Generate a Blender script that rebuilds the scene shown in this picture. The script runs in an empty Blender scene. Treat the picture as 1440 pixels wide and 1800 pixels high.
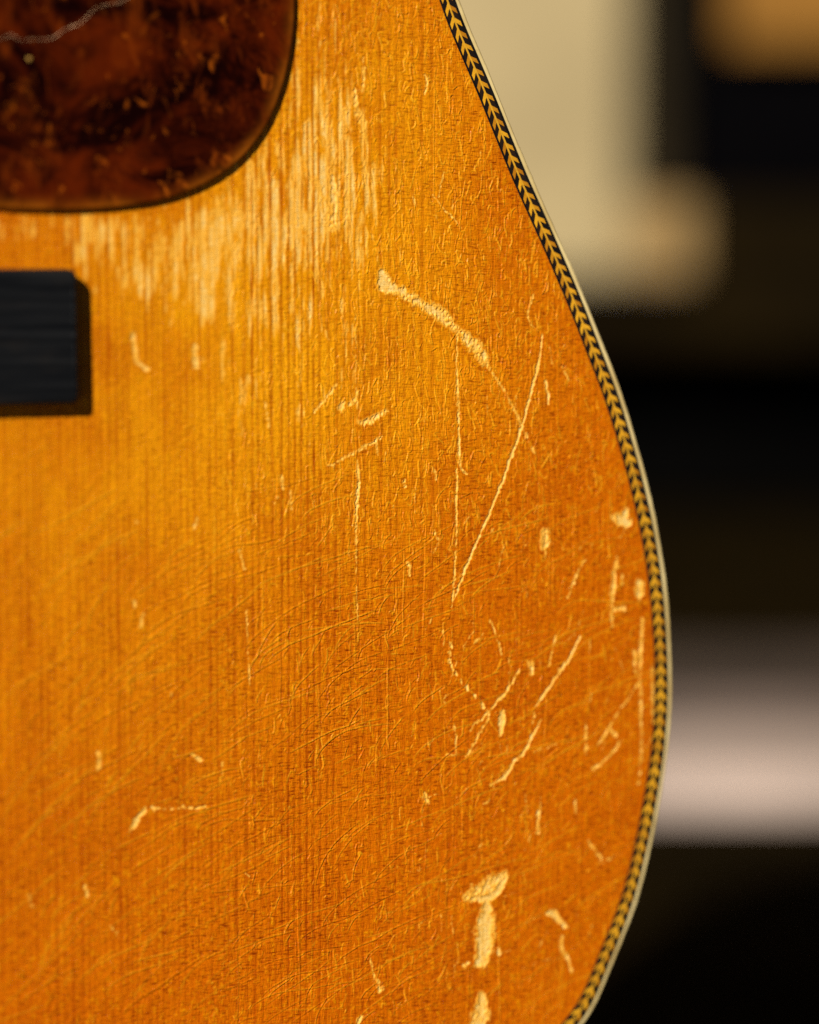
import bpy, bmesh, math, random
import numpy as np
from mathutils import Vector, Matrix

random.seed(7)
rng = np.random.default_rng(11)
scn = bpy.context.scene
R = math.radians

# ------------------------------------------------------------------ camera
YAW, PITCH, DIST = R(26.0), R(5.4), 0.450     # guitar turned away to the right, camera looking slightly down
BASE_Z, CENTRE_V = 0.200, 164.0               # deck height (m); frame centre above the guitar's tail (mm)
FPX = 4500.0                                  # focal length in pixels of a 1440 wide frame
F0 = np.array([0.0, 0.0, BASE_Z + CENTRE_V * 0.001])
GX = np.array([math.cos(YAW), math.sin(YAW), 0.0])
GY = np.array([0.0, 0.0, 1.0])
GN = np.array([math.sin(YAW), -math.cos(YAW), 0.0])
FWD = np.array([0.0, math.cos(PITCH), -math.sin(PITCH)])
RIGHT = np.array([1.0, 0.0, 0.0])
UP = np.cross(RIGHT, FWD)
CAM = F0 - FWD * DIST

cam_d = bpy.data.cameras.new('camera')
cam = bpy.data.objects.new('camera', cam_d)
scn.collection.objects.link(cam)
scn.camera = cam
cam.matrix_world = Matrix(((RIGHT[0], UP[0], -FWD[0], CAM[0]),
                           (RIGHT[1], UP[1], -FWD[1], CAM[1]),
                           (RIGHT[2], UP[2], -FWD[2], CAM[2]),
                           (0, 0, 0, 1)))
cam_d.sensor_fit = 'HORIZONTAL'
cam_d.sensor_width = 24.0
cam_d.lens = 24.0 * FPX / 1440.0
cam_d.clip_start = 0.02
cam_d.clip_end = 200.0
cam_d.dof.use_dof = True
cam_d.dof.aperture_fstop = cam_d.lens / 16.8
cam_d.dof.aperture_blades = 0


def ray(px, py):
    return FWD * FPX + RIGHT * (px - 720.0) + UP * (900.0 - py)


def uv(px, py, z=0.0):
    """photograph pixel -> guitar plane (mm right, mm up from frame centre) at height z mm above the top"""
    d = ray(px, py)
    p0 = F0 + GN * z * 0.001
    t = np.dot(p0 - CAM, GN) / np.dot(d, GN)
    q = CAM + d * t - F0
    return (float(np.dot(q, GX)) * 1000, float(np.dot(q, GY)) * 1000)


def back(px, py, y):
    """point on the vertical plane y metres beyond the guitar"""
    d = ray(px, py)
    t = (y - CAM[1]) / d[1]
    return CAM + d * t


def ground_at(px, py, z=0.0):
    d = ray(px, py)
    t = (z - CAM[2]) / d[2]
    return CAM + d * t


_f = uv(712, 900)
_p = F0 + GX * _f[0] * 0.001 + GY * _f[1] * 0.001
cam_d.dof.focus_distance = float(np.dot(_p - CAM, FWD))

# ------------------------------------------------------------------ light
SUN_L = np.array([-0.66, 0.46, 0.60])                 # towards the sun, in the guitar's own axes
SUN_L = SUN_L / np.linalg.norm(SUN_L)
SUN_W = GX * SUN_L[0] + GY * SUN_L[1] + GN * SUN_L[2]
world = bpy.data.worlds.new('World')
scn.world = world
world.use_nodes = True
nt = world.node_tree
bg = nt.nodes['Background']
sky = nt.nodes.new('ShaderNodeTexSky')
sky.sky_type = 'NISHITA'
sky.sun_disc = False
sky.sun_elevation = math.asin(SUN_W[2])
sky.sun_rotation = math.atan2(SUN_W[0], SUN_W[1])
nt.links.new(sky.outputs[0], bg.inputs[0])
sky.altitude = 9000
sky.air_density = 0.35
sky.dust_density = 0.1
bg.inputs[1].default_value = 0.05
sun_d = bpy.data.lights.new('sun', 'SUN')
sun_d.energy = 5.0
sun_d.angle = R(0.5)
sun_d.color = (1.0, 0.93, 0.82)
sun = bpy.data.objects.new('sun', sun_d)
scn.collection.objects.link(sun)
sun.rotation_euler = Vector(SUN_W).to_track_quat('Z', 'Y').to_euler()
sun.location = (-1, -3, 3)
scn.view_settings.view_transform = 'Standard'
scn.view_settings.look = 'None'
scn.view_settings.gamma = 1.0
scn.view_settings.exposure = 0.0
scn.view_settings.use_curve_mapping = False
scn.cycles.use_denoising = False
scn.cycles.max_bounces = 6

# ------------------------------------------------------------------ node helpers


class Mat:
    def __init__(self, name):
        self.m = bpy.data.materials.new(name)
        self.m.use_nodes = True
        self.t = self.m.node_tree
        self.b = self.t.nodes['Principled BSDF']
        self.tc = None

    def node(self, kind, **kw):
        n = self.t.nodes.new(kind)
        for k, v in kw.items():
            setattr(n, k, v)
        return n

    def put(self, sock, val):
        if val is None:
            return
        if isinstance(val, bpy.types.NodeSocket):
            self.t.links.new(val, sock)
        elif isinstance(val, (tuple, list)) and len(val) == 3 and sock.type == 'RGBA':
            sock.default_value = (*val, 1.0)
        else:
            sock.default_value = val

    def coord(self):
        if self.tc is None:
            self.tc = self.node('ShaderNodeTexCoord').outputs['Object']
        return self.tc

    def noise(self, scale, detail=2.0, rough=0.5, loc=(0, 0, 0), dist=0.0):
        mp = self.node('ShaderNodeMapping')
        self.put(mp.inputs['Vector'], self.coord())
        mp.inputs['Scale'].default_value = scale if isinstance(scale, tuple) else (scale,) * 3
        mp.inputs['Location'].default_value = loc
        n = self.node('ShaderNodeTexNoise')
        self.put(n.inputs['Vector'], mp.outputs[0])
        n.inputs['Scale'].default_value = 1.0
        n.inputs['Detail'].default_value = detail
        n.inputs['Roughness'].default_value = rough
        n.inputs['Distortion'].default_value = dist
        return n.outputs[0]

    def math(self, op, a, b=None, c=None, clamp=False):
        n = self.node('ShaderNodeMath', operation=op, use_clamp=clamp)
        for i, v in enumerate((a, b, c)):
            self.put(n.inputs[i], v)
        return n.outputs[0]

    def ramp(self, x, lo, hi, a=0.0, b=1.0):
        n = self.node('ShaderNodeMapRange', interpolation_type='SMOOTHSTEP')
        for i, v in enumerate((x, lo, hi, a, b)):
            self.put(n.inputs[i], v)
        return n.outputs[0]

    def mix(self, f, a, b, mode='MIX'):
        n = self.node('ShaderNodeMix', data_type='RGBA', blend_type=mode)
        self.put(n.inputs['Factor'], f)
        self.put(n.inputs[6], a)
        self.put(n.inputs[7], b)
        return n.outputs[2]

    def attr(self, name):
        return self.node('ShaderNodeAttribute', attribute_name=name).outputs['Fac']

    def bump(self, h, dist, strength=1.0, normal=None):
        n = self.node('ShaderNodeBump')
        n.inputs['Strength'].default_value = strength
        n.inputs['Distance'].default_value = dist
        self.put(n.inputs['Height'], h)
        if normal is not None:
            self.put(n.inputs['Normal'], normal)
        return n.outputs[0]

    def out(self, color=None, rough=None, normal=None, spec=None, **kw):
        self.put(self.b.inputs['Base Color'], color)
        self.put(self.b.inputs['Roughness'], rough)
        self.put(self.b.inputs['Specular IOR Level'], spec)
        if normal is not None:
            self.put(self.b.inputs['Normal'], normal)
        for k, v in kw.items():
            self.put(self.b.inputs[k.replace('_', ' ')], v)
        return self.m


def simple(name, col, rough=0.6, var=0.15, scale=30.0, bump=0.0, spec=0.3):
    m = Mat(name)
    n = m.noise(scale, 4, 0.6)
    c = m.mix(m.ramp(n, 0.3, 0.7), tuple(x * (1 - var) for x in col), tuple(min(1, x * (1 + var)) for x in col))
    return m.out(c, rough, m.bump(n, bump) if bump else None, spec)


# ------------------------------------------------------------------ mesh helpers
MM = 0.001


def link(name, me, mat, parent=None):
    o = bpy.data.objects.new(name, me)
    scn.collection.objects.link(o)
    if mat is not None and not me.materials:
        me.materials.append(mat)
    if parent is not None:
        o.parent = parent
    return o


def mesh(name, verts, faces, smooth=False):
    me = bpy.data.meshes.new(name)
    me.from_pydata([tuple(v) for v in verts], [], faces)
    me.update()
    if smooth:
        me.polygons.foreach_set('use_smooth', [True] * len(me.polygons))
    return me


def box_mesh(name, x0, x1, y0, y1, z0, z1, bevel=0.0):
    bm = bmesh.new()
    bmesh.ops.create_cube(bm, size=1.0)
    for v in bm.verts:
        v.co = Vector((x0 if v.co.x < 0 else x1, y0 if v.co.y < 0 else y1, z0 if v.co.z < 0 else z1))
    if bevel:
        bmesh.ops.bevel(bm, geom=bm.edges[:], offset=bevel, segments=2, affect='EDGES')
    me = bpy.data.meshes.new(name)
    bm.to_mesh(me)
    bm.free()
    return me


def tag(o, label=None, cat=None, group=None, kind=None):
    if label:
        o['label'] = label
    if cat:
        o['category'] = cat
    if group:
        o['group'] = group
    if kind:
        o['kind'] = kind
    return o


def catmull(pts, step=0.5, closed=False):
    P = [np.array(p, float) for p in pts]
    n = len(P)
    out = []
    rngi = range(n if closed else n - 1)
    for i in rngi:
        if closed:
            p0, p1, p2, p3 = P[(i - 1) % n], P[i], P[(i + 1) % n], P[(i + 2) % n]
        else:
            p1, p2 = P[i], P[i + 1]
            p0 = P[i - 1] if i > 0 else 2 * p1 - p2
            p3 = P[i + 2] if i + 2 < n else 2 * p2 - p1
        # centripetal
        def tj(ti, a, b):
            return ti + max(1e-6, np.linalg.norm(b - a)) ** 0.5
        t0 = 0.0
        t1 = tj(t0, p0, p1)
        t2 = tj(t1, p1, p2)
        t3 = tj(t2, p2, p3)
        m = max(2, int(np.linalg.norm(p2 - p1) / step))
        for t in np.linspace(t1, t2, m, endpoint=False):
            a1 = (t1 - t) / (t1 - t0) * p0 + (t - t0) / (t1 - t0) * p1
            a2 = (t2 - t) / (t2 - t1) * p1 + (t - t1) / (t2 - t1) * p2
            a3 = (t3 - t) / (t3 - t2) * p2 + (t - t2) / (t3 - t2) * p3
            b1 = (t2 - t) / (t2 - t0) * a1 + (t - t0) / (t2 - t0) * a2
            b2 = (t3 - t) / (t3 - t1) * a2 + (t - t1) / (t3 - t1) * a3
            out.append((t2 - t) / (t2 - t1) * b1 + (t - t1) / (t2 - t1) * b2)
    if not closed:
        out.append(P[-1])
    return np.array(out)


def resample(pts, step, closed=False):
    pts = np.asarray(pts)
    if closed:
        pts = np.vstack([pts, pts[:1]])
    d = np.r_[0, np.cumsum(np.linalg.norm(np.diff(pts, axis=0), axis=1))]
    n = max(2, int(round(d[-1] / step)))
    s = np.linspace(0, d[-1], n, endpoint=not closed)
    return np.c_[np.interp(s, d, pts[:, 0]), np.interp(s, d, pts[:, 1])]


def smooth_closed(p, k, n=1):
    for _ in range(n):
        q = p.copy()
        for i in range(1, k + 1):
            q += np.roll(p, i, 0) + np.roll(p, -i, 0)
        p = q / (2 * k + 1)
    return p


def normals_closed(p):
    t = np.roll(p, -1, 0) - np.roll(p, 1, 0)
    t /= np.linalg.norm(t, axis=1)[:, None] + 1e-12
    return np.c_[t[:, 1], -t[:, 0]]            # to the right of travel


UC = -138.0                                    # centre line of the guitar (mm)
VT = -CENTRE_V


def zs(u, v):
    """the gentle dome of the top"""
    return -(((u + 40.0) ** 2 + (v - 20.0) ** 2) / (2 * 7000.0))


def L(u, v, z=0.0):
    """guitar plane mm -> local metres (origin at the tail)"""
    return ((u - UC) * MM, (v + CENTRE_V) * MM, (z + zs(u, v)) * MM)


# ------------------------------------------------------------------ outline of the body (outer edge of the binding)
edge_px = [(811.5, 0), (842, 75), (874, 150), (904, 225), (934, 300), (968, 375), (1001, 450), (1033, 525), (1062, 600),
           (1082, 650), (1100, 700), (1130, 800), (1155, 900), (1173, 1000), (1183, 1100), (1187, 1200), (1183, 1300),
           (1169, 1400), (1150, 1500), (1124, 1600), (1084, 1700), (1038, 1800)]
vis = [uv(*p) for p in edge_px][::-1]                     # bottom to top
half = [(0, VT), (45, VT + 1.5), (95, VT + 13)]
half += [(u - UC, v) for u, v in vis]
vtop = vis[-1][1]
half += [(140, vtop + 28), (138.5, vtop + 48), (140.5, vtop + 80), (144, vtop + 112), (145, vtop + 135),
         (139, vtop + 175), (120, vtop + 215), (88, vtop + 243), (45, vtop + 256), (0, vtop + 259)]
rh = catmull(half, 0.5)
rh = rh[np.r_[True, np.diff(rh[:, 1]) > 1e-5]]
full = np.vstack([rh, np.c_[-rh[::-1][1:-1, 0], rh[::-1][1:-1, 1]]])
full = resample(full, 0.6, True)
full = smooth_closed(full, 6, 2)
OUT = full.copy()
OUT[:, 0] += UC                                # runs counter-clockwise: right side upwards
ONRM = normals_closed(OUT)                     # outward


def offset(d):
    return OUT - ONRM * d


_rs = OUT[(OUT[:, 0] > UC)]
_rs = _rs[np.argsort(_rs[:, 1])]
_rn = (OUT - ONRM * 2.2)[(OUT[:, 0] > UC)]
_rn = _rn[np.argsort(_rn[:, 1])]

# ------------------------------------------------------------------ raster of wear and lacquer checking (mm space)
RH = 0.105
U0, U1, V0, V1 = -92.0, 62.0, -108.0, 106.0
NU, NV = int((U1 - U0) / RH), int((V1 - V0) / RH)
uu = U0 + RH * np.arange(NU)
vv = V0 + RH * np.arange(NV)


def vnoise(x, y, seed, origin=None):
    """tensor value noise: x (NU,), y (NV,) already divided by feature size"""
    g = np.random.default_rng(seed)
    x = x - (x.min() if origin is None else origin[0])
    y = y - (y.min() if origin is None else origin[1])
    lat = g.random((int(y.max()) + 3, int(x.max()) + 3) if origin is None else origin[2]).astype(np.float32)
    xi, yi = x.astype(int), y.astype(int)
    fx = (x - xi).astype(np.float32)
    fy = (y - yi).astype(np.float32)
    fx = fx * fx * (3 - 2 * fx)
    fy = fy * fy * (3 - 2 * fy)
    a = lat[yi][:, xi] * (1 - fx) + lat[yi][:, xi + 1] * fx
    b = lat[yi + 1][:, xi] * (1 - fx) + lat[yi + 1][:, xi + 1] * fx
    return a * (1 - fy)[:, None] + b * fy[:, None]


def grain(x, y):
    """late-wood lines of the spruce: near even, slightly wandering, 0..1"""
    def vn(fx, fy, seed):
        return vnoise(x / fx, y / fy, seed, (-400 / fx, -400 / fy, (int(900 / fy) + 3, int(900 / fx) + 3)))
    t = (x / 1.28)[None, :] + 7.0 * vn(26, 400, 41) + 1.0 * vn(3.3, 160, 42) + .16 * vn(1.2, 9, 43)
    f = t - np.floor(t)
    ln = sstep(f, .30, .80) * (1 - sstep(f, .84, .99))
    wide = 1 - .38 * sstep(x + 4 * vn(30, 200, 46)[0], -16.0, 6.0)      # the grain is closer and fainter towards the edge
    return (ln * (.34 + .50 * vn(1.9, 90, 44) ** 1.5) * (.45 + .9 * vn(.8, 5, 45)) * wide[None, :]).astype(np.float32)


def sstep(x, a, b):
    t = np.clip((x - a) / (b - a), 0, 1)
    return t * t * (3 - 2 * t)


SOFT = np.zeros((NV, NU), np.float32)      # bare wood, before its edges are broken up
RIDGE = np.zeros((NV, NU), np.float32)     # signed relief of the checking
CRK = np.zeros((NV, NU), np.float32)       # pale lifted lacquer along cracks


def stamp_soft(pts, w, s):
    """pts mm polyline, w half-width mm (scalar or array), s strength"""
    pts = resample(pts, 0.1)
    n = len(pts)
    w = np.interp(np.linspace(0, 1, n), np.linspace(0, 1, len(np.atleast_1d(w))), np.atleast_1d(w))
    s = np.interp(np.linspace(0, 1, n), np.linspace(0, 1, len(np.atleast_1d(s))), np.atleast_1d(s))
    for (x, y), wi, si in zip(pts, w, s):
        r = int(2.6 * wi / RH) + 2
        i, j = int((x - U0) / RH), int((y - V0) / RH)
        if i < r or j < r or i >= NU - r or j >= NV - r:
            continue
        gx = (uu[i - r:i + r + 1] - x) / wi
        gy = (vv[j - r:j + r + 1] - y) / wi
        g = np.exp(-0.7 * (gx[None, :] ** 2 + gy[:, None] ** 2)) * si
        sl = SOFT[j - r:j + r + 1, i - r:i + r + 1]
        np.maximum(sl, g, out=sl)


def stamp_ridge(pts, w, h, crk, side=1.0):
    """embossed crack line: a lifted lip with a groove beside it, fading at both ends"""
    n = len(pts)
    t = np.gradient(pts, axis=0)
    t /= np.linalg.norm(t, axis=1)[:, None] + 1e-9
    falloff = np.clip(np.minimum(np.arange(n), np.arange(n)[::-1]) / (0.18 * n + 1), 0, 1)
    wob = 0.75 + 0.5 * np.interp(np.arange(n), np.arange(0, n + 8, 8), rng.random(len(np.arange(0, n + 8, 8))))
    r = int(3.4 * w / RH) + 1
    for k in range(n):
        x, y = pts[k]
        i, j = int((x - U0) / RH), int((y - V0) / RH)
        if i < r or j < r or i >= NU - r or j >= NV - r:
            continue
        dx = (uu[i - r:i + r + 1] - x)[None, :]
        dy = (vv[j - r:j + r + 1] - y)[:, None]
        al = dx * t[k, 0] + dy * t[k, 1]
        sd = (dx * -t[k, 1] + dy * t[k, 0]) * side
        lon = np.exp(-(al / w) ** 2)
        p = np.exp(-(sd / w) ** 2) - 0.75 * np.exp(-((sd + 1.6 * w) / (1.1 * w)) ** 2)
        p = p * lon * h * falloff[k] * wob[k]
        sl = RIDGE[j - r:j + r + 1, i - r:i + r + 1]
        np.copyto(sl, p, where=np.abs(p) > np.abs(sl))
        if crk > 0:
            g = np.exp(-(sd / w) ** 2) * lon * crk * falloff[k] * wob[k]
            sc = CRK[j - r:j + r + 1, i - r:i + r + 1]
            np.maximum(sc, g, out=sc)


def P(*pts):
    return np.array([uv(*p) for p in pts])


def mark(pts, wpx, s=1.0, wob=0.0):
    p = catmull(P(*pts), 0.3)
    p = p + np.c_[np.convolve(rng.normal(0, 1, len(p) + 8), np.ones(9) / 9, 'valid'),
                  np.convolve(rng.normal(0, 1, len(p) + 8), np.ones(9) / 9, 'valid')] * wob
    stamp_soft(p, np.atleast_1d(wpx) * 0.1 / 2 * 1.1, s)


# --- traced scratches, chips and rubbed spots
mark([(672, 482), (676, 496), (684, 506)], [15, 20, 17], 1.15)
mark([(672, 478), (671, 508)], [8, 10], 1.3)
mark([(684, 503), (705, 512), (735, 530), (765, 546), (785, 562), (805, 582), (830, 602), (848, 625), (855, 642)],
     [15, 16, 17, 19, 23, 16, 22, 25, 16], [1.0, .74, .68, .80, .74, .56, .68, .66, .5])
mark([(855, 642), (880, 675), (905, 720), (925, 760), (940, 795)], [7, 6, 7, 8, 6], .50)
mark([(806, 575), (803, 640), (806, 690), (807, 740), (808, 790), (810, 822), (822, 832)], [4, 3, 5, 7, 4, 7, 3], [.7, .6, .8, .7, .8, .85, .6], .08)
mark([(804, 825), (803, 880), (803, 940), (800, 1000), (796, 1062)], [3, 5, 3.5, 4, 3], [.6, .8, .6, .75, .6], .08)
mark([(955, 588), (951, 622), (935, 690), (915, 760), (893, 822), (868, 888), (840, 950), (814, 1012), (795, 1068)],
     [3, 5.0, 4.4, 4.4, 4.6, 4.4, 4.2, 4.4, 2.5], [.8, 1.05, .9, 1.0, .95, 1.0, .9, .95, .6], .05)
mark([(961, 672), (965, 690), (966, 710)], [4, 6, 4], .9)
mark([(942, 512), (935, 532), (930, 552), (933, 567), (945, 580)], [3, 4, 4, 3, 2], .6)
mark([(968, 610), (972, 640)], 5, .5)
mark([(990, 645), (1002, 670)], 4, .5)
mark([(1080, 909), (1093, 913), (1106, 918)], [10, 19, 15], [.62, .9, .95])
mark([(1102, 898), (1104, 922)], [13, 12], .85)
mark([(960, 938), (961, 956)], [17, 20], .66)
mark([(961, 962), (961, 978)], 4, .5)
mark([(1127, 1026), (1127, 1044)], [17, 18], .78)
mark([(1085, 985), (1083, 1020), (1079, 1045), (1079, 1100)], [15, 13, 8, 6], [.5, .72, .62, .5])
mark([(1079, 1072), (1100, 1070)], [10, 9], .66)
mark([(1097, 1012), (1096, 1025)], 6, .6)
mark([(1133, 1088), (1130, 1150), (1130, 1240), (1132, 1310), (1128, 1380)], [9, 9, 7, 7, 6], [.6, .62, .6, .56, .5])
mark([(1118, 1145), (1122, 1190)], 9, .52)
mark([(1150, 1170), (1152, 1270)], 7, .52)
mark([(1022, 1120), (1005, 1155), (985, 1184), (965, 1212), (942, 1246)], [4, 6, 6, 6, 4], [.7, .9, .8, .8, .5], .08)
mark([(953, 1268), (937, 1300), (922, 1325), (905, 1342), (890, 1366), (864, 1382)], [4, 6, 6, 6, 7, 4], [.6, .85, .9, .65, .8, .5], .1)
mark([(914, 1182), (900, 1205), (872, 1240), (826, 1285)], [4, 6, 5, 4], [.6, .7, .58, .5], .08)
mark([(862, 1262), (838, 1303), (822, 1330)], [4, 5, 4], .6, .08)
for q in [(793, 1130), (790, 1145), (790, 1160), (795, 1172), (803, 1182), (812, 1195), (822, 1207), (836, 1220), (850, 1238), (860, 1250)]:
    mark([q, (q[0] + 2, q[1] + 7)], random.uniform(4, 8), random.uniform(.6, .95))
mark([(886, 1252), (884, 1272), (882, 1287)], [7, 11, 9], [1, 1.1, .9])
mark([(979, 1118), (974, 1140), (967, 1172)], 4, [.5, .55, .8])
mark([(801, 1272), (803, 1300), (804, 1330)], 4, [.55, .7, .5], .06)
mark([(934, 1165), (938, 1188)], [14, 8], .62)
mark([(864, 1090), (872, 1115), (884, 1150)], 5, .52)
mark([(1128, 1200), (1100, 1240), (1076, 1276), (1054, 1312)], [4, 6, 6, 5], .56, .08)
mark([(1096, 1302), (1070, 1335), (1044, 1352)], [7, 7, 6], .60, .1)
mark([(1033, 1268), (1034, 1324)], [4, 8], .56)
mark([(1078, 1284), (1086, 1294)], 8, .6)
mark([(942, 1255), (935, 1290)], 3, .5)
mark([(950, 1428), (950, 1466)], [7, 8], .68)
mark([(1015, 1410), (1016, 1430)], 7, .6)
mark([(1040, 1480), (1062, 1510)], 6, .5)
mark([(748, 1395), (755, 1410)], 7, .6)
mark([(898, 1285), (893, 1330)], 4, .45)
# mark shaped like a nail low on the right
mark([(824, 1577), (845, 1570), (868, 1558), (888, 1542)], [17, 30, 34, 20], [.60, .66, .66, .72])
mark([(836, 1582), (858, 1582), (880, 1566), (890, 1550)], [8, 12, 12, 9], 1.2)
mark([(859, 1590), (859, 1610), (857, 1640), (856, 1668), (850, 1690)], [14, 27, 33, 31, 26], [.95, .92, .95, .92, .9])
mark([(880, 1675), (881, 1678)], 7, 1.1)
mark([(820, 1700), (828, 1695)], [8, 6], .7)
mark([(852, 1752), (849, 1790), (846, 1830)], [14, 31, 28], [.6, .85, .9])
mark([(966, 1607), (978, 1608), (990, 1622), (1003, 1634)], [9, 12, 9, 6], [.7, .95, .8, .6], .1)
mark([(994, 1648), (992, 1672), (1003, 1690), (1012, 1712)], [7, 8, 8, 8], [.55, .6, .66, .56], .1)
mark([(655, 1690), (660, 1712), (672, 1740)], [6, 4, 16], [.5, .55, .6])
mark([(640, 1790), (632, 1800)], 7, .8)
mark([(256, 1424), (243, 1440), (230, 1462)], [6, 8, 5], [.9, 1.0, .6])
for k in range(9):
    x = 265 + k * 12 + random.uniform(-3, 3)
    mark([(x, 1421), (x + 4, 1422)], random.uniform(4, 6), random.uniform(.5, .95))
for q in [(174, 1340, 1, 14), (153, 1565, 1, 10), (437, 1538, 3, 3), (392, 1352, 0, 12), (486, 880, -3, 5), (240, 917, 1, 3),
          (236, 1060, 1, 4), (250, 1090, -2, 12), (425, 985, 4, 16), (344, 920, -3, 12), (470, 730, 3, 20), (575, 590, 2, 8),
          (512, 880, 1, 16), (497, 850, 2, 10), (525, 680, 3, 10), (765, 830, 2, 12), (768, 940, 2, 8), (748, 740, 2, 6),
          (753, 145, -3, 10), (688, 338, 4, 3), (650, 720, 5, 5), (663, 790, 1, 10), (720, 1000, 1, 10), (640, 140, -1, 20),
          (730, 360, 1, 14), (712, 850, 1, 5), (205, 1640, 10, 14), (55, 1585, 3, 10), (345, 1330, 9, 6), (300, 1215, 2, 8)]:
    mark([(q[0] - q[2], q[1] - q[3]), (q[0] + q[2], q[1] + q[3])], random.uniform(4, 7), random.uniform(.42, .66))
mark([(552, 725), (575, 700), (592, 672)], [5, 5, 6], [.6, .7, .6], .1)
mark([(597, 718), (606, 708)], [13, 9], .8)
mark([(612, 712), (625, 700), (628, 690)], 8, .66)
mark([(632, 742), (655, 738), (668, 728), (680, 724)], [9, 12, 13, 8], [.66, .72, .72, .6], .1)
mark([(580, 820), (600, 808), (640, 788), (672, 770)], [5, 5, 7, 4], [.5, .55, .6, .45], .1)
mark([(628, 812), (630, 850), (627, 900), (627, 1000), (628, 1090)], [6, 8, 4, 3, 3], [.6, .7, .6, .5, .5], .06)
mark([(625, 545), (626, 640), (628, 740)], 3, .45)
mark([(234, 585), (236, 615), (245, 640), (258, 650)], [6, 8, 8, 7], [.7, .75, .75, .7])
mark([(342, 612), (345, 645)], [11, 10], .75)
mark([(585, 310), (588, 350), (586, 400)], [12, 18, 16], [.62, .66, .68])
mark([(625, 160), (627, 200)], [9, 11], .62)
mark([(640, 100), (640, 150)], [3, 4], .62)
mark([(762, 345), (790, 375), (812, 400)], 4, .5, .15)
mark([(782, 300), (772, 345)], 3.5, .6)
mark([(748, 130), (752, 150), (748, 165)], [3, 6, 3], .8)
mark([(434, 1075), (436, 1140), (440, 1210)], 3.5, .5)
mark([(1030, 985), (1012, 1020), (1000, 1050)], 6, .5)

for k in range(110):
    x, y = random.uniform(720, 1140), random.uniform(900, 1740)
    a, l = R(random.choice((58, 55, 62, 90, 92, 100, 20)) + random.gauss(0, 8)), random.uniform(12, 60)
    dx, dy = l * math.cos(a), -l * math.sin(a)
    mark([(x, y), (x + dx / 2 + random.uniform(-3, 3), y + dy / 2), (x + dx, y + dy)], [2, random.uniform(3, 5), 2], random.uniform(.30, .46), .06)
for k in range(60):
    x, y = random.uniform(430, 1000), random.uniform(0, 1000)
    l = random.uniform(8, 40)
    mark([(x, y), (x + random.uniform(-4, 4), y + l)], [2, random.uniform(3, 5), 2], random.uniform(.30, .48), .06)

# --- sweat-worn lacquer under the pickguard: long streaks along the grain
def zone(items):
    w = np.zeros((NV, NU), np.float32)
    for (px, py, su, sv, a) in items:
        cu, cv = uv(px, py)
        w += a * np.exp(-((uu[None, :] - cu) / su) ** 2 - ((vv[:, None] - cv) / sv) ** 2).astype(np.float32)
    return w


wear_zone = zone([(470, 350, 15, 12, .62), (330, 430, 16, 7, .62), (100, 405, 18, 3.6, .75), (340, 500, 12, 7, .36), (570, 250, 8, 12, .50),
                  (560, 60, 5, 16, .40), (450, 580, 19, 13, .46), (420, 720, 14, 9, .27), (640, 180, 9, 16, .26), (600, 400, 12, 12, .40),
                  (560, 720, 10, 10, .24), (720, 480, 14, 14, .14), (210, 480, 7, 5, .42)])
wear_zone = np.clip(wear_zone, 0, .95)
LIGHT_FADE = np.clip(zone([(420, 430, 34, 26, .52), (640, 150, 26, 24, .55), (560, 700, 30, 24, .42), (150, 760, 46, 30, .45), (200, 1150, 46, 40, .24), (780, 560, 24, 26, .16)]), 0, 1)  # faded lacquer, with the light's falloff towards the right edge painted in
st = (.30 * vnoise(uu / 0.85, vv / 9.0, 1) + .36 * vnoise(uu / 0.42, vv / 3.0, 2) + .20 * vnoise(uu / 2.6, vv / 4.5, 3)
      + .14 * vnoise(uu / 0.3, vv / 0.7, 4))
streak = sstep(st, 0.77 - 0.50 * wear_zone, 1.10 - 0.50 * wear_zone) * sstep(wear_zone, 0.03, 0.25)
streak *= .40 + 1.2 * (vnoise(uu / 0.5, vv / 2.4, 8) * .6 + vnoise(uu / 0.3, vv / .6, 9) * .4)
GRN = grain(uu, vv)
streak = np.clip(streak * 1.05, 0, 1) * (1 - .95 * np.clip(GRN * 1.7, 0, 1))
frag = .5 * vnoise(uu / 0.34, vv / 0.5, 5) + .3 * vnoise(uu / 0.9, vv / 1.3, 6) + .2 * vnoise(uu / 0.2, vv / 0.22, 7)
wa = 3.0 * (vnoise(uu / 1.0, vv / 1.0, 51) - .5) + 3.6 * (vnoise(uu / 0.36, vv / 0.4, 52) - .5)
wb = 6.0 * (vnoise(uu / 0.9, vv / 1.2, 53) - .5) + 5.0 * (vnoise(uu / 0.34, vv / 0.5, 54) - .5)
_jj, _ii = np.mgrid[0:NV, 0:NU]
SOFT = SOFT[np.clip(_jj + wb.astype(int), 0, NV - 1), np.clip(_ii + wa.astype(int), 0, NU - 1)]
GRIME = sstep(SOFT, .02, .10) * (1 - sstep(SOFT, .14, .34)) * sstep(vnoise(uu / 0.5, vv / 0.7, 55), .35, .7)
WEAR = sstep(SOFT + 0.95 * (frag - 0.5) * np.clip(SOFT * 2.2, 0, 1), 0.16, 0.90)
EDGEW = sstep(WEAR, 0.1, 0.5) * (1 - sstep(WEAR, 0.5, 0.9))
MARKS = WEAR.copy()
WEAR = np.maximum(WEAR, 0.90 * streak).astype(np.float32)

# --- lacquer checking
inside_r = np.interp(vv, _rn[:, 1], _rn[:, 0])


def walk(u, v, head, n, bend, target, wob):
    pts = [(u, v)]
    for k in range(n):
        head += bend * (target - head) + random.gauss(0, wob)
        u += 0.1 * math.cos(head)
        v += 0.1 * math.sin(head)
        pts.append((u, v))
    return np.array(pts)


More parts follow.
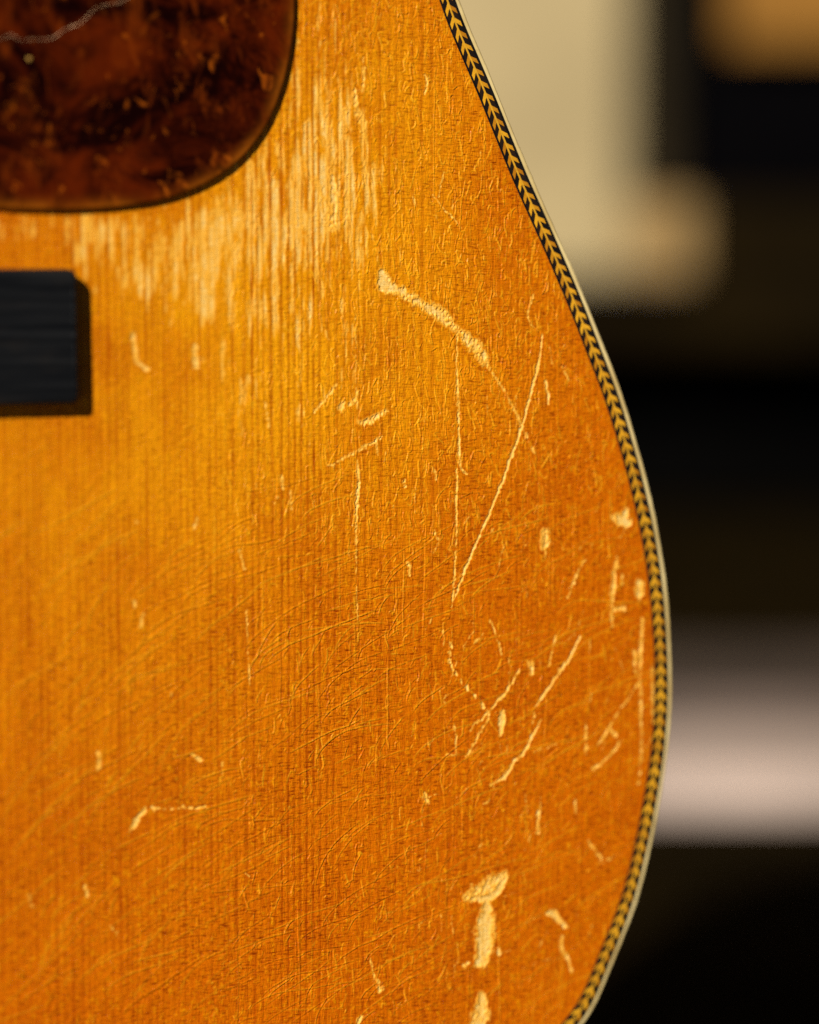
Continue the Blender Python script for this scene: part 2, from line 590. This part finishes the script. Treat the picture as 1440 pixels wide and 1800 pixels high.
# long hooked checks across the lower half
for k in range(720):
    px, py = random.uniform(-40, 1150), random.uniform(860, 1830)
    if random.random() < sstep(np.array(1060.0 - py), 0, 200) * .75:
        continue
    u, v = uv(px, py)
    ln = int(random.choice((25, 40, 60, 80, 120, 170, 230)) * random.uniform(.7, 1.2))
    tgt = R(random.gauss(17, 9)) + R(14) * sstep(np.array(400.0 - px), 0, 400)
    hook = random.random() < .72
    p = walk(u, v, R(random.uniform(70, 105)) if hook else tgt, ln, random.uniform(.018, .05), tgt, .020)
    lw = 1.0 + .7 * float(sstep(np.array(520.0 - px), 0, 300))
    stamp_ridge(p, random.uniform(.095, .125) * lw, random.uniform(.35, 1.0) * (.72 if px < 420 else 1.0), random.uniform(.1, .85) * (.55 if px < 420 else 1.0))
# short curls everywhere, dense above
for k in range(6000):
    px, py = random.uniform(380, 1130), random.uniform(-40, 1780)
    if py > 950 and random.random() < .80:
        continue
    if px > 950 and random.random() < .4:
        continue
    if px < 560 and random.random() < .6:
        continue
    u, v = uv(px, py)
    ln = int(random.uniform(6, 36))
    h0 = R(random.choice((90, -90)) + random.gauss(0, 12))
    p = walk(u, v, h0, ln, 0.05, h0, random.choice((.03, .06, .10)))
    hk = walk(p[-1, 0], p[-1, 1], h0, int(random.uniform(5, 16)), .15, h0 - random.choice((-1, 1, 1)) * R(random.uniform(70, 230)), .07)
    stamp_ridge(np.vstack([p, hk]), random.uniform(.085, .12), random.uniform(.25, 1.0), random.uniform(0, 1.0), random.choice((1, -1)))
# checks that follow the grain
for k in range(130):
    u, v = uv(random.uniform(360, 1120), random.uniform(0, 1800))
    p = walk(u, v, R(-90), int(random.uniform(50, 260)), .05, R(-90), .012)
    stamp_ridge(p, .10, random.uniform(.25, .8), random.uniform(0, .6), random.choice((1, -1)))
# fine shards
for k in range(1300):
    u, v = uv(random.uniform(300, 1120), random.uniform(0, 1800))
    h0 = R(random.choice((45, 60, 75, 15, 90)) + random.gauss(0, 15))
    p = walk(u, v, h0, int(random.uniform(4, 14)), 0, h0, .06)
    stamp_ridge(p, .095, random.uniform(.5, 1.1), random.uniform(.1, 1), random.choice((1, -1)))

HGT = 0.165 * RIDGE * (1 - .8 * MARKS) - 0.15 * sstep(MARKS, .40, .85) + 0.17 * EDGEW * frag - 0.03 * streak - 0.012 * GRN
HGT += 0.05 * (vnoise(uu / 6.0, vv / 9.0, 21) - .5) + 0.05 * (vnoise(uu / 1.1, vv / 1.6, 22) - .5)
# weave of micro checks, strongest where the lacquer is whole
wv_h = vnoise(uu / 1.3, vv / 0.36, 31)
wv_v = vnoise(uu / 0.36, vv / 1.7, 32)
HGT += 0.050 * (wv_h - .5) + 0.042 * (wv_v - .5)

HGT *= sstep(inside_r[:, None] - 1.9 - uu[None, :], 0.0, 1.6)

# ------------------------------------------------------------------ materials of the guitar


def soundboard_material():
    m = Mat('aged_spruce_lacquer')
    wear = m.attr('wear')
    crack = m.attr('crack')
    falloff = m.attr('falloff')
    gr = m.attr('grain')
    fine = m.noise((3000, 70, 1), 3, .6)
    blot = m.noise((60, 40, 1), 4, .6, (2, 5, 0))
    gold = m.noise((1150, 700, 1), 4, .68, (1, 8, 0), .8)
    c = m.mix(falloff, (.72, .160, .0005), (1.0, .420, .004))  # faded lacquer and light falloff share this base colour
    c = m.mix(m.math('MULTIPLY', m.ramp(blot, .42, .72), .5), c, (.60, .112, .0005))
    c = m.mix(m.math('MULTIPLY', m.ramp(fine, .45, .75), .25), c, (.50, .095, .0008))
    c = m.mix(m.math('MULTIPLY', m.ramp(gold, .50, .72), .55), c, (1.0, .44, .003))
    c = m.mix(m.math('MULTIPLY', gr, .95, clamp=True), c, (.40, .058, .0006))
    # dirt lying in the micro checks
    hz = m.noise((560, 3500, 1), 2, .6, (4, 4, 0))
    vt = m.noise((3500, 700, 1), 2, .6, (8, 4, 0))
    dirt = m.math('MAXIMUM', m.ramp(hz, .50, .70), m.math('MULTIPLY', m.ramp(vt, .54, .74), .8))
    patch = m.ramp(m.noise((75, 60, 1), 3, .6, (6, 2, 0)), .34, .60, .55, 1.1)
    dirt = m.math('MULTIPLY', m.math('MULTIPLY', dirt, patch), m.math('SUBTRACT', 1.0, wear, clamp=True))
    dirt = m.math('MULTIPLY', dirt, m.math('SUBTRACT', 1.0, m.math('MULTIPLY', falloff, .55)))
    c = m.mix(m.math('MULTIPLY', dirt, .95, clamp=True), c, (.235, .024, .0003))
    c = m.mix(m.math('MULTIPLY', crack, .70, clamp=True), c, (1.0, .52, .016))
    wood = m.mix(m.ramp(m.noise((900, 40, 1), 3, .6, (5, 5, 0)), .35, .7), (1.0, .72, .25), (.96, .54, .10))
    c = m.mix(m.ramp(wear, .02, .45, 0, .9), c, (.97, .48, .05))
    nib = m.noise((1500, 1100, 1), 3, .65, (2, 7, 0))
    wood = m.mix(m.ramp(nib, .42, .62, 0, .75), wood, (.95, .50, .07))
    c = m.mix(m.ramp(wear, .46, 1.05, 0, .95), c, wood)
    h = m.math('ADD', m.math('MULTIPLY', hz, -.6), m.math('MULTIPLY', vt, -.5))
    nrm = m.bump(m.math('MULTIPLY', gold, m.math('SUBTRACT', 1.0, m.math('MULTIPLY', wear, .8))), 0.00012, 1.0, m.bump(h, 0.00022, 1.0))
    rough = m.math('ADD', .26, m.math('MULTIPLY', wear, .25))
    return m.out(c, rough, nrm, .12)


def pickguard_material():
    m = Mat('tortoise_celluloid')
    rim = m.attr('rim')
    a = m.noise((60, 75, 1), 7, .68, (1, 2, 0), .8)
    b = m.noise((240, 95, 1), 6, .7, (7, 2, 0), .8)
    s = m.noise((280, 230, 1), 4, .65, (13, 9, 0), .9)
    c = m.mix(m.ramp(a, .40, .68), (.006, .0005, .0001), (.098, .0108, .0004))
    c = m.mix(m.math('MULTIPLY', m.ramp(b, .50, .70), .6), c, (.19, .030, .0015))
    c = m.mix(m.math('MULTIPLY', m.ramp(s, .58, .78), .8), c, (.50, .105, .005))
    edge = m.math('MULTIPLY', m.ramp(rim, .1, 1.0), m.ramp(m.noise((90, 90, 1), 4, .6, (4, 4, 0)), .32, .66, .15, 1.15))
    c = m.mix(m.math('MULTIPLY', edge, .72), c, (.33, .085, .004))
    n = m.bump(m.noise((140, 140, 1), 3, .6), .00012)
    return m.out(c, .25, n, .06)


def ebony_material():
    m = Mat('worn_ebony')
    g = m.noise((30, 900, 300), 4, .65)
    g2 = m.noise((60, 260, 80), 3, .6, (3, 3, 0))
    c = m.mix(m.ramp(g, .35, .7), (.0035, .004, .005), (.012, .0125, .0135))
    c = m.mix(m.math('MULTIPLY', m.ramp(g2, .52, .72), .5), c, (.022, .018, .015))
    return m.out(c, .5, m.bump(g, .00008), .16)


def inlay_material(name, lo, hi, rough=.4):
    m = Mat(name)
    r = m.node('ShaderNodeObjectInfo').outputs['Random']
    g = m.noise((1500, 2600, 900), 3, .6)
    c = m.mix(r, lo, hi)
    c = m.mix(m.math('MULTIPLY', m.ramp(g, .45, .75), .45), c, tuple(x * .55 for x in lo))
    return m.out(c, rough, m.bump(g, .00003), .35)


def binding_material():
    m = Mat('aged_ivory_celluloid')
    a = m.noise((90, 90, 90), 4, .6)
    b = m.noise((500, 500, 500), 3, .6)
    c = m.mix(m.ramp(a, .35, .7), (.90, .71, .32), (.66, .47, .17))
    c = m.mix(m.math('MULTIPLY', m.ramp(b, .62, .75), .4), c, (.40, .30, .13))
    return m.out(c, .35, m.bump(a, .0001), .4)


M_TOP = soundboard_material()
M_PG = pickguard_material()
M_EB = ebony_material()
M_LIGHT = inlay_material('amber_maple_inlay', (.50, .18, .005), (.92, .45, .018))
M_DARK = inlay_material('black_dyed_inlay', (.006, .005, .004), (.030, .014, .007))
M_MID = inlay_material('pale_maple_line', (.80, .40, .022), (.84, .44, .03))
M_LINE = simple('black_dyed_line', (.008, .006, .005), .45, .5, 400)
M_BIND = binding_material()
M_ROSE = simple('rosewood', (.07, .022, .012), .35, .5, 60)
M_CRK = simple('crazed_celluloid', (.62, .36, .19), .7, .6, 420)

# ------------------------------------------------------------------ the guitar
guitar = bpy.data.objects.new('acoustic_guitar', None)
scn.collection.objects.link(guitar)
_o = F0 + GX * UC * MM - GY * CENTRE_V * MM
guitar.matrix_world = Matrix(((GX[0], GY[0], GN[0], _o[0]), (GX[1], GY[1], GN[1], _o[1]), (GX[2], GY[2], GN[2], _o[2]), (0, 0, 0, 1)))
guitar.empty_display_size = .05
tag(guitar, 'old flat-top acoustic guitar with worn amber lacquer, herringbone edge and dark pickguard', 'guitar')

# soundboard: fine where the photograph is close, coarse beyond
HOLE = (UC, 196.0, 51.0)


def axis(parts):
    out = []
    for a, b, s in parts:
        n = max(1, int(round((b - a) / s)))
        out.append(np.linspace(a, b, n, endpoint=False))
    return np.r_[np.concatenate(out), parts[-1][1]]


umin, umax = OUT[:, 0].min(), OUT[:, 0].max()
vmin, vmax = OUT[:, 1].min(), OUT[:, 1].max()
ax = axis([(umin, -90, 2.5), (-90, -34, .40), (-34, umax, .122)])
ay = axis([(vmin, -106, 2.0), (-106, 104, .132), (104, vmax, 2.0)])
hw = np.interp(ay, _rn[:, 1], _rn[:, 0] - UC, left=0, right=0)
UUg, VVg = np.meshgrid(ax, ay)
inside = np.abs(UUg - UC) <= hw[:, None]
inside &= ((UUg - HOLE[0]) ** 2 + (VVg - HOLE[1]) ** 2) > HOLE[2] ** 2


def sample(F):
    x = np.clip((ax - U0) / RH, 0, NU - 1.001)
    y = np.clip((ay - V0) / RH, 0, NV - 1.001)
    xi, yi = x.astype(int), y.astype(int)
    fx, fy = (x - xi)[None, :], (y - yi)[:, None]
    g = (F[yi][:, xi] * (1 - fx) + F[yi][:, xi + 1] * fx) * (1 - fy) + (F[yi + 1][:, xi] * (1 - fx) + F[yi + 1][:, xi + 1] * fx) * fy
    mk = ((ax > U0 + 1) & (ax < U1 - 1))[None, :] & ((ay > V0 + 1) & (ay < V1 - 1))[:, None]
    return np.where(mk, g, 0.0)


Zg = zs(UUg, VVg) + sample(HGT)
cell = inside[:-1, :-1] & inside[:-1, 1:] & inside[1:, :-1] & inside[1:, 1:]
idx = -np.ones(inside.shape, np.int64)
used = np.zeros(inside.shape, bool)
used[:-1, :-1] |= cell
used[:-1, 1:] |= cell
used[1:, :-1] |= cell
used[1:, 1:] |= cell
idx[used] = np.arange(used.sum())
co = np.c_[(UUg[used] - UC) * MM, (VVg[used] + CENTRE_V) * MM, Zg[used] * MM].astype(np.float32)
fa = np.stack([idx[:-1, :-1][cell], idx[:-1, 1:][cell], idx[1:, 1:][cell], idx[1:, :-1][cell]], 1).astype(np.int32)
me = bpy.data.meshes.new('soundboard')
me.vertices.add(len(co))
me.vertices.foreach_set('co', co.ravel())
me.loops.add(fa.size)
me.loops.foreach_set('vertex_index', fa.ravel())
me.polygons.add(len(fa))
me.polygons.foreach_set('loop_start', np.arange(0, fa.size, 4, dtype=np.int32))
me.update(calc_edges=True)
me.polygons.foreach_set('use_smooth', np.ones(len(fa), bool))
for nm, F in (('wear', WEAR), ('crack', CRK), ('falloff', LIGHT_FADE)):
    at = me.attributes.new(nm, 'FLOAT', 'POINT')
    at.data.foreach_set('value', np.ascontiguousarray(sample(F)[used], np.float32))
at = me.attributes.new('grain', 'FLOAT', 'POINT')
at.data.foreach_set('value', np.ascontiguousarray(np.maximum(grain(ax, ay), .6 * sample(GRIME))[used], np.float32))
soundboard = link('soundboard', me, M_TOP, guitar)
soundboard['label'] = 'amber spruce top with crackled lacquer, pale scratches and chips'


def sweep(name, prof, mat, parent, a=None, b=None, smooth=True, rough=0.0):
    """sweep a closed profile [(inset from outer edge, z)] along the body outline (all of it or v-range on the right)"""
    base, nrm = OUT, ONRM
    closed = True
    if a is not None:
        k = np.where((OUT[:, 0] > UC) & (OUT[:, 1] > a) & (OUT[:, 1] < b))[0]
        k = k[np.argsort(OUT[k, 1])]
        base, nrm, closed = OUT[k], ONRM[k], False
    n, q = len(base), len(prof)
    wob = rough * np.convolve(np.random.default_rng(len(name)).normal(0, 1, n + 10), np.ones(11) / 11, 'valid') if rough else np.zeros(n)
    vs = []
    for i in range(n):
        for (d, z) in prof:
            p = base[i] - nrm[i] * (d + (wob[i] if d < 0.35 else 0))
            vs.append(L(p[0], p[1], z))
    fs = []
    for i in range(n if closed else n - 1):
        j = (i + 1) % n
        for k in range(q):
            k2 = (k + 1) % q
            fs.append((i * q + k, j * q + k, j * q + k2, i * q + k2))
    o = link(name, mesh(name, vs, fs, False), mat, parent)
    return o


W_ALL, W_BIND = 3.95, .96
binding = sweep('binding', [(W_BIND, -.4), (W_BIND, .06), (.46, .06), (.28, .0), (.15, -.1), (.06, -.25), (.02, -.5), (.0, -1.0), (.0, -6.0), (W_BIND, -6.0)],
                M_BIND, guitar, rough=.16)
binding['label'] = 'thin aged ivory binding along the guitar edge'
purfling = sweep('herringbone_purfling', [(W_ALL, -.5), (W_ALL, .07), (W_BIND, .07), (W_BIND, -.5)], M_LINE, guitar)
purfling['label'] = 'herringbone strip of amber and black wood slivers'
side = sweep('side', [(.12, -5.9), (.12, -105.0), (2.6, -105.0), (2.6, -5.9)], M_ROSE, guitar)
bk = [L(p[0], p[1], 0)[:2] for p in offset(0.0)[::4]]
n = len(bk)
back_me = mesh('back', [(x, y, -.1085) for x, y in bk] + [(x, y, -.112) for x, y in bk],
               [tuple(range(n)), tuple(range(2 * n - 1, n - 1, -1))] + [(i, n + i, n + (i + 1) % n, (i + 1) % n) for i in range(n)])
link('back', back_me, M_ROSE, guitar)

# herringbone slivers: (distance from the inner edge of the strip)
ROW_L, MID, ROW_R = (.38, 1.27), (1.27, 1.60), (1.60, 2.46)
PITCH_MM = 2.38
centre = sweep('centre_line', [(W_ALL - MID[0], -.1), (W_ALL - MID[0], .11), (W_ALL - MID[1], .11), (W_ALL - MID[1], -.1)], M_MID, purfling)


def sliver(name, lo, hi, frac, slant, mat, top, seed):
    g = random.Random(seed)
    j = lambda s=.035: g.uniform(-s, s)
    w = hi - lo
    ln = PITCH_MM * frac
    # x across (away from the centre line), y along (up the edge); outer end lies lower
    q = [(-w / 2, ln / 2 + j()), (w / 2 + j(), ln / 2 - slant + j()), (w / 2 + j(), -ln / 2 - slant + j()), (-w / 2, -ln / 2 + j())]
    cy = -slant / 2
    top_v = [(x * MM, (y - cy) * MM, (top + j(.012)) * MM) for x, y in q]
    bot_v = [(x * MM, (y - cy) * MM, -.0002) for x, y in q]
    fs = [(3, 2, 1, 0), (4, 5, 6, 7)] + [(i, (i + 1) % 4, 4 + (i + 1) % 4, 4 + i) for i in range(4)]
    me = mesh(name, top_v + bot_v, fs)
    bm = bmesh.new()
    bm.from_mesh(me)
    bmesh.ops.recalc_face_normals(bm, faces=bm.faces[:])
    bm.to_mesh(me)
    bm.free()
    me.materials.append(mat)
    return me


def mirror(me, name):
    m2 = me.copy()
    m2.name = name
    for v in m2.vertices:
        v.co.x = -v.co.x
    m2.flip_normals()
    return m2


VAR = 5
SL = 1.15
light_r = [sliver('light_sliver', ROW_R[0], ROW_R[1], .40, SL * .86, M_LIGHT, .105, 10 + i) for i in range(VAR)]
light_l = [mirror(sliver('light_sliver', ROW_L[0], ROW_L[1], .43, SL, M_LIGHT, .105, 30 + i), 'light_sliver') for i in range(VAR)]
dark_r = [sliver('dark_sliver', ROW_R[0], ROW_R[1], .55, SL * .86, M_DARK, .090, 50 + i) for i in range(VAR)]
dark_l = [mirror(sliver('dark_sliver', ROW_L[0], ROW_L[1], .55, SL, M_DARK, .090, 70 + i), 'dark_sliver') for i in range(VAR)]
mid_d = W_ALL - (MID[0] + MID[1]) / 2
path = offset(mid_d)
k = np.where(path[:, 0] > UC)[0]
k = k[np.argsort(path[k, 1])]
pth, pn = path[k], ONRM[k]
arc = np.r_[0, np.cumsum(np.linalg.norm(np.diff(pth, axis=0), axis=1))]
rest_v, rest_f = [], []
s = 1.0
cnt = 0
while s < arc[-1] - 2:
    for (meshes, rows, ph, name) in ((light_r, ROW_R, 0.0, 'light_sliver'), (light_l, ROW_L, 0.10, 'light_sliver'),
                                     (dark_r, ROW_R, .5, 'dark_sliver'), (dark_l, ROW_L, .60, 'dark_sliver')):
        ss = s + ph * PITCH_MM + random.uniform(-.05, .05)
        # the outer ends hang lower, so the middle of a sliver sits half a slant below its root
        u = np.interp(ss, arc, pth[:, 0])
        v = np.interp(ss, arc, pth[:, 1])
        nx = np.interp(ss, arc, pn[:, 0])
        ny = np.interp(ss, arc, pn[:, 1])
        ang = math.atan2(ny, nx)
        across = (rows[0] + rows[1]) / 2 - (MID[0] + MID[1]) / 2
        cu, cv = u + nx * across + ny * SL * .5, v + ny * across - nx * SL * .5
        me = random.choice(meshes)
        if -100 < v < 100:
            o = link(name, me, None, purfling)
            o.location = L(cu, cv, 0)
            o.rotation_euler = (0, 0, ang + random.uniform(-.03, .03))
        elif name == 'light_sliver':
            ca, sa = math.cos(ang), math.sin(ang)
            l0 = L(cu, cv, 0)
            b0 = len(rest_v)
            rest_v += [(l0[0] + q.co.x * ca - q.co.y * sa, l0[1] + q.co.x * sa + q.co.y * ca, l0[2] + q.co.z) for q in me.vertices]
            rest_f += [tuple(b0 + i for i in p.vertices) for p in me.polygons]
    s += PITCH_MM
rest_left = [(-x, y, z) for x, y, z in rest_v]
nb = len(rest_v)
rest = link('light_sliver_remainder', mesh('light_sliver_remainder', rest_v + rest_left, rest_f + [tuple(nb + i for i in f[::-1]) for f in rest_f]), M_LIGHT, purfling)
rest['kind'] = 'stuff'


def slab(name, outline, rings, mat, parent, step=.5, smooth_n=0):
    """plate with a rounded rim: rings = [(inset, z, rim value)] from the foot up; flat cap"""
    p = resample(np.array(outline), step, True)
    if smooth_n:
        p = smooth_closed(p, 2, smooth_n)
    area = 0.5 * np.sum(p[:, 0] * np.roll(p[:, 1], -1) - np.roll(p[:, 0], -1) * p[:, 1])
    if area < 0:
        p = p[::-1]
    nr = normals_closed(p)
    n = len(p)
    vs, rim = [], []
    for (d, z, rv) in rings:
        for i in range(n):
            q = p[i] - nr[i] * d
            vs.append(L(q[0], q[1], z))
            rim.append(rv)
    fs = []
    for r in range(len(rings) - 1):
        for i in range(n):
            j = (i + 1) % n
            fs.append((r * n + i, r * n + j, (r + 1) * n + j, (r + 1) * n + i))
    o0 = (len(rings) - 1) * n
    fs.append(tuple(range(o0, o0 + n)))
    me = mesh(name, vs, fs, True)
    at = me.attributes.new('rim', 'FLOAT', 'POINT')
    at.data.foreach_set('value', np.array(rim, np.float32))
    bm = bmesh.new()
    bm.from_mesh(me)
    bmesh.ops.triangulate(bm, faces=[f for f in bm.faces if len(f.verts) > 4])
    bm.to_mesh(me)
    bm.free()
    return link(name, me, mat, parent)


# pickguard
PZ = 1.25
pg_px = [(520, -8), (518, 50), (510, 105), (497, 155), (480, 200), (457, 240), (427, 276), (390, 306), (340, 333), (280, 352), (210, 363),
         (130, 368), (60, 368), (0, 365)]
pg = [uv(x, y, PZ) for x, y in pg_px]
pg += [(-95, pg[-1][1] + 3), (-110, pg[-1][1] + 12), (-119, 84), (-124, 108), (-121, 128), (-112, 138), (-97, 148), (-86, 165), (-81, 190),
       (-83, 214), (-72, 222), (-50, 197), (-34, 162), (-25, 128)]
pgc = catmull(pg, .5, True)
pickguard = slab('pickguard', pgc, [(0, -.1, 1), (0, PZ - .30, 1), (.06, PZ - .12, 1), (.25, PZ - .02, 1), (.55, PZ, .8), (1.4, PZ + .01, .42),
                                    (2.6, PZ + .01, .15), (4.2, PZ + .01, 0)], M_PG, guitar, .5, 2)
pickguard['label'] = 'dark tortoise pickguard with a pale crack'

# the crack in it: a ragged lifted seam
cr = catmull([uv(x, y, PZ) for x, y in [(-60, 60), (-25, 70), (0, 68), (20, 62), (38, 70), (62, 68), (85, 69), (102, 62), (114, 52), (135, 44), (152, 30),
                                        (168, 14), (190, 7), (212, 4), (230, -6), (250, -20)]], .12)
n = len(cr)
tt = np.gradient(cr, axis=0)
tt /= np.linalg.norm(tt, axis=1)[:, None]
nn = np.c_[-tt[:, 1], tt[:, 0]]
lowf = np.interp(np.arange(n), np.arange(0, n + 9, 9), rng.random(len(np.arange(0, n + 9, 9))))
hif = rng.random(n)
cw = .01 + .12 * np.clip(lowf - .3, 0, 1) + .035 * hif
vs = []
for i in range(n):
    sh = .12 * (hif[i] - .5) + .18 * (lowf[i] - .5)
    for (a, z) in ((-cw[i], PZ - .03), (-.2 * cw[i], PZ + .05 + .08 * hif[i]), (.35 * cw[i], PZ + .04 + .06 * lowf[i]), (cw[i], PZ - .03)):
        q = cr[i] + nn[i] * (a + sh)
        vs.append(L(q[0], q[1], z))
fs = [(i * 4 + k, (i + 1) * 4 + k, (i + 1) * 4 + k + 1, i * 4 + k + 1) for i in range(n - 1) for k in range(3)]
ck = link('crack', mesh('crack', vs, fs), M_CRK, pickguard)
ck['label'] = 'pale ragged crack across the pickguard'
# small yellow fleck where the celluloid has burst
fl = uv(52, 103, PZ)
ang = np.linspace(0, 2 * math.pi, 14, endpoint=False)
fv = [L(fl[0] + .38 * (1 + .2 * math.sin(3 * t)) * math.cos(t), fl[1] + .42 * (1 + .2 * math.cos(2 * t)) * math.sin(t), PZ) for t in ang] + [L(fl[0], fl[1], PZ + .12)]
fleck = link('fleck', mesh('fleck', fv, [(i, (i + 1) % 14, 14) for i in range(14)]), simple('bare_celluloid', (.5, .27, .05), .5, .2, 900), pickguard)

# bridge
BZ = 3.6
uR = uv(139, 590, BZ)[0]
vT = uv(70, 474, BZ)[1]
vB = uv(70, 712, BZ)[1]
uBel = uv(-45, 709, BZ)[0]
hwB = uR - UC
hb = uBel - UC
rc = .9
right = [(hwB - rc, vT), (hwB - .5 * rc, vT - .13 * rc), (hwB - .13 * rc, vT - .5 * rc), (hwB, vT - rc), (hwB + .1, vB + rc), (hwB - .03 * rc, vB + .5 * rc), (hwB - .4 * rc, vB + .13 * rc), (hwB - rc, vB)]
belly = [(hb + 3, vB), (hb, vB - .25), (hb - 5, vB - 1.6), (hb - 14, vB - 5), (hb - 28, vB - 8.6), (hb - 44, vB - 10.4), (0, vB - 10.8)]
pts = right + belly
pts = pts + [(-x, y) for x, y in pts[::-1][1:]]
pts = [(x + UC, y) for x, y in pts]
bridge = slab('bridge', pts, [(-.15, -.3, 0), (-.1, BZ - 1.1, 0), (.05, BZ - .6, 0), (.25, BZ - .25, 0), (.6, BZ - .06, 0), (1.1, BZ, 0)], M_EB, guitar, .35, 1)
bridge['label'] = 'black ebony bridge wing with worn edges'

# rosette ring round the sound hole
ra, rb = 50.5, 57.5
N = 120
vs = []
for i in range(N):
    t = 2 * math.pi * i / N
    for (r_, z) in ((ra, -2.5), (ra, .06), (rb, .06), (rb, -.3)):
        vs.append(L(HOLE[0] + r_ * math.cos(t), HOLE[1] + r_ * math.sin(t), z))
fs = [(i * 4 + k, ((i + 1) % N) * 4 + k, ((i + 1) % N) * 4 + (k + 1) % 4, i * 4 + (k + 1) % 4) for i in range(N) for k in range(4)]
link('rosette', mesh('rosette', vs, fs), M_LINE, guitar)

# ------------------------------------------------------------------ what shows, far out of focus, behind it
M_SOIL = simple('dark_soil', (.0105, .0066, .0017), .95, .5, 8, 0, .01)
M_DECK = simple('dark_deck_timber', (.03, .02, .012), .7, .4, 12)
M_STONE = simple('pale_kerb_stone', (.53, .42, .36), .8, .12, 10)
M_PAVE = simple('half_shaded_paving', (.25, .19, .165), .85, .2, 8)
M_PAVE2 = simple('shaded_paving', (.060, .043, .034), .85, .25, 8)
M_CREAM = simple('cream_render', (.435, .338, .17), .85, .14, 2.2)
M_SILL = simple('tan_stone', (.31, .195, .07), .8, .1, 5)
M_FRAME = simple('dark_frame_paint', (.020, .014, .006), .6, .3, 6, 0, .05)
M_GLASS = simple('dark_glass', (.0012, .001, .0013), .35, .2, 4, 0, .02)
M_BLIND = simple('orange_blind', (.24, .105, .011), .8, .15, 3)
M_BROWN = simple('brown_shade', (.010, .0058, .0012), .8, .4, 4, 0, .03)
M_VOID = simple('black_void_shade', (.0012, .0011, .001), .95, .3, 4, 0, .02)

gme = mesh('ground', [(-40, -6, 0), (40, -6, 0), (40, 60, 0), (-40, 60, 0)], [(0, 1, 2, 3)])
tag(link('ground', gme, M_SOIL), kind='structure')
deck = link('deck', box_mesh('deck', -1.5, 1.2, -1.6, .10, .0, BASE_Z, .004), M_DECK)
tag(deck, kind='structure')


def yg(py):
    return ground_at(720, py)[1]


y0, y1, y2, y3 = yg(1430), yg(1338), yg(1255), yg(1150)  # kerb to soil: darker strips paint the paving's fade into shadow
kerb = link('kerb_stone', box_mesh('kerb_stone', -1.2, 2.2, y0, y1, -.05, .03, .01), M_STONE)
tag(kerb, 'pale blurred stone kerb crossing low behind the guitar', 'kerb')
tag(link('path', box_mesh('path', -1.6, 2.6, y1 + .002, y2, -.05, .012, .003), M_PAVE), kind='structure')
tag(link('path_shade', box_mesh('path_shade', -1.6, 2.6, y2 + .002, y3, -.05, .008, .003), M_PAVE2), kind='structure')

# house front about four metres off
D = 3.6


def bx(px, py, y=D):
    p = back(px, py, y)
    return p[0], p[2]


wall = bpy.data.objects.new('house_front', None)
scn.collection.objects.link(wall)
xw0 = -2.5
xj = bx(1100, 200)[0]          # left jamb of the window
zs_t = bx(720, 352)[1]         # top of the sill
zs_b = bx(720, 485)[1]         # foot of the cream render
xe = bx(1222, 430)[0]          # right end of the cream render
ztop = 2.6
xr = 3.2
wall.location = (xj, D, 0)


def wbox(name, x0, x1, z0, z1, d0, d1, mat, parent, bev=.006):
    ox, oy = xj, D
    o = link(name, box_mesh(name, x0 - ox, x1 - ox, d0, d1, z0, z1, bev), mat, parent)
    return o


wbox('wall_render', xw0, xj, zs_b, ztop, 0, .25, M_CREAM, wall)
wbox('wall_render', xj + .001, xe, zs_b, zs_t, 0, .25, M_SILL, wall)
zb2 = bx(720, 612)[1]
wbox('dark_panel', xe + .001, xr, zb2, zs_t, .04, .2, M_BROWN, wall)  # sill running into shadow, its shade put into the dark brown
wbox('dark_panel', xw0, xe, zb2, zs_b - .001, .06, .2, M_BROWN, wall)
wbox('void_shade_board', xw0, xr, 0.001, zb2 - .001, .30, .4, M_VOID, wall)  # black sheet stands in for the shade of an open void
xf = bx(1190, 200)[0]
win = wbox('window', xj + .001, xf, zs_t + .001, ztop, .03, .12, M_FRAME, wall)
win['label'] = 'dark window frame beside the cream wall'
link('pane', box_mesh('pane', xf + .001 - xj, xr - xj, .10, .11, zs_t + .001, ztop), M_GLASS, win)
zbl = bx(720, 72)[1]
blind = wbox('blind', xf + .085, xr, zbl, ztop, .05, .06, M_BLIND, wall, .002)
blind['label'] = 'orange blind drawn part way down the window'
tag(wall, 'blurred cream house front with a dark window and orange blind', 'house')
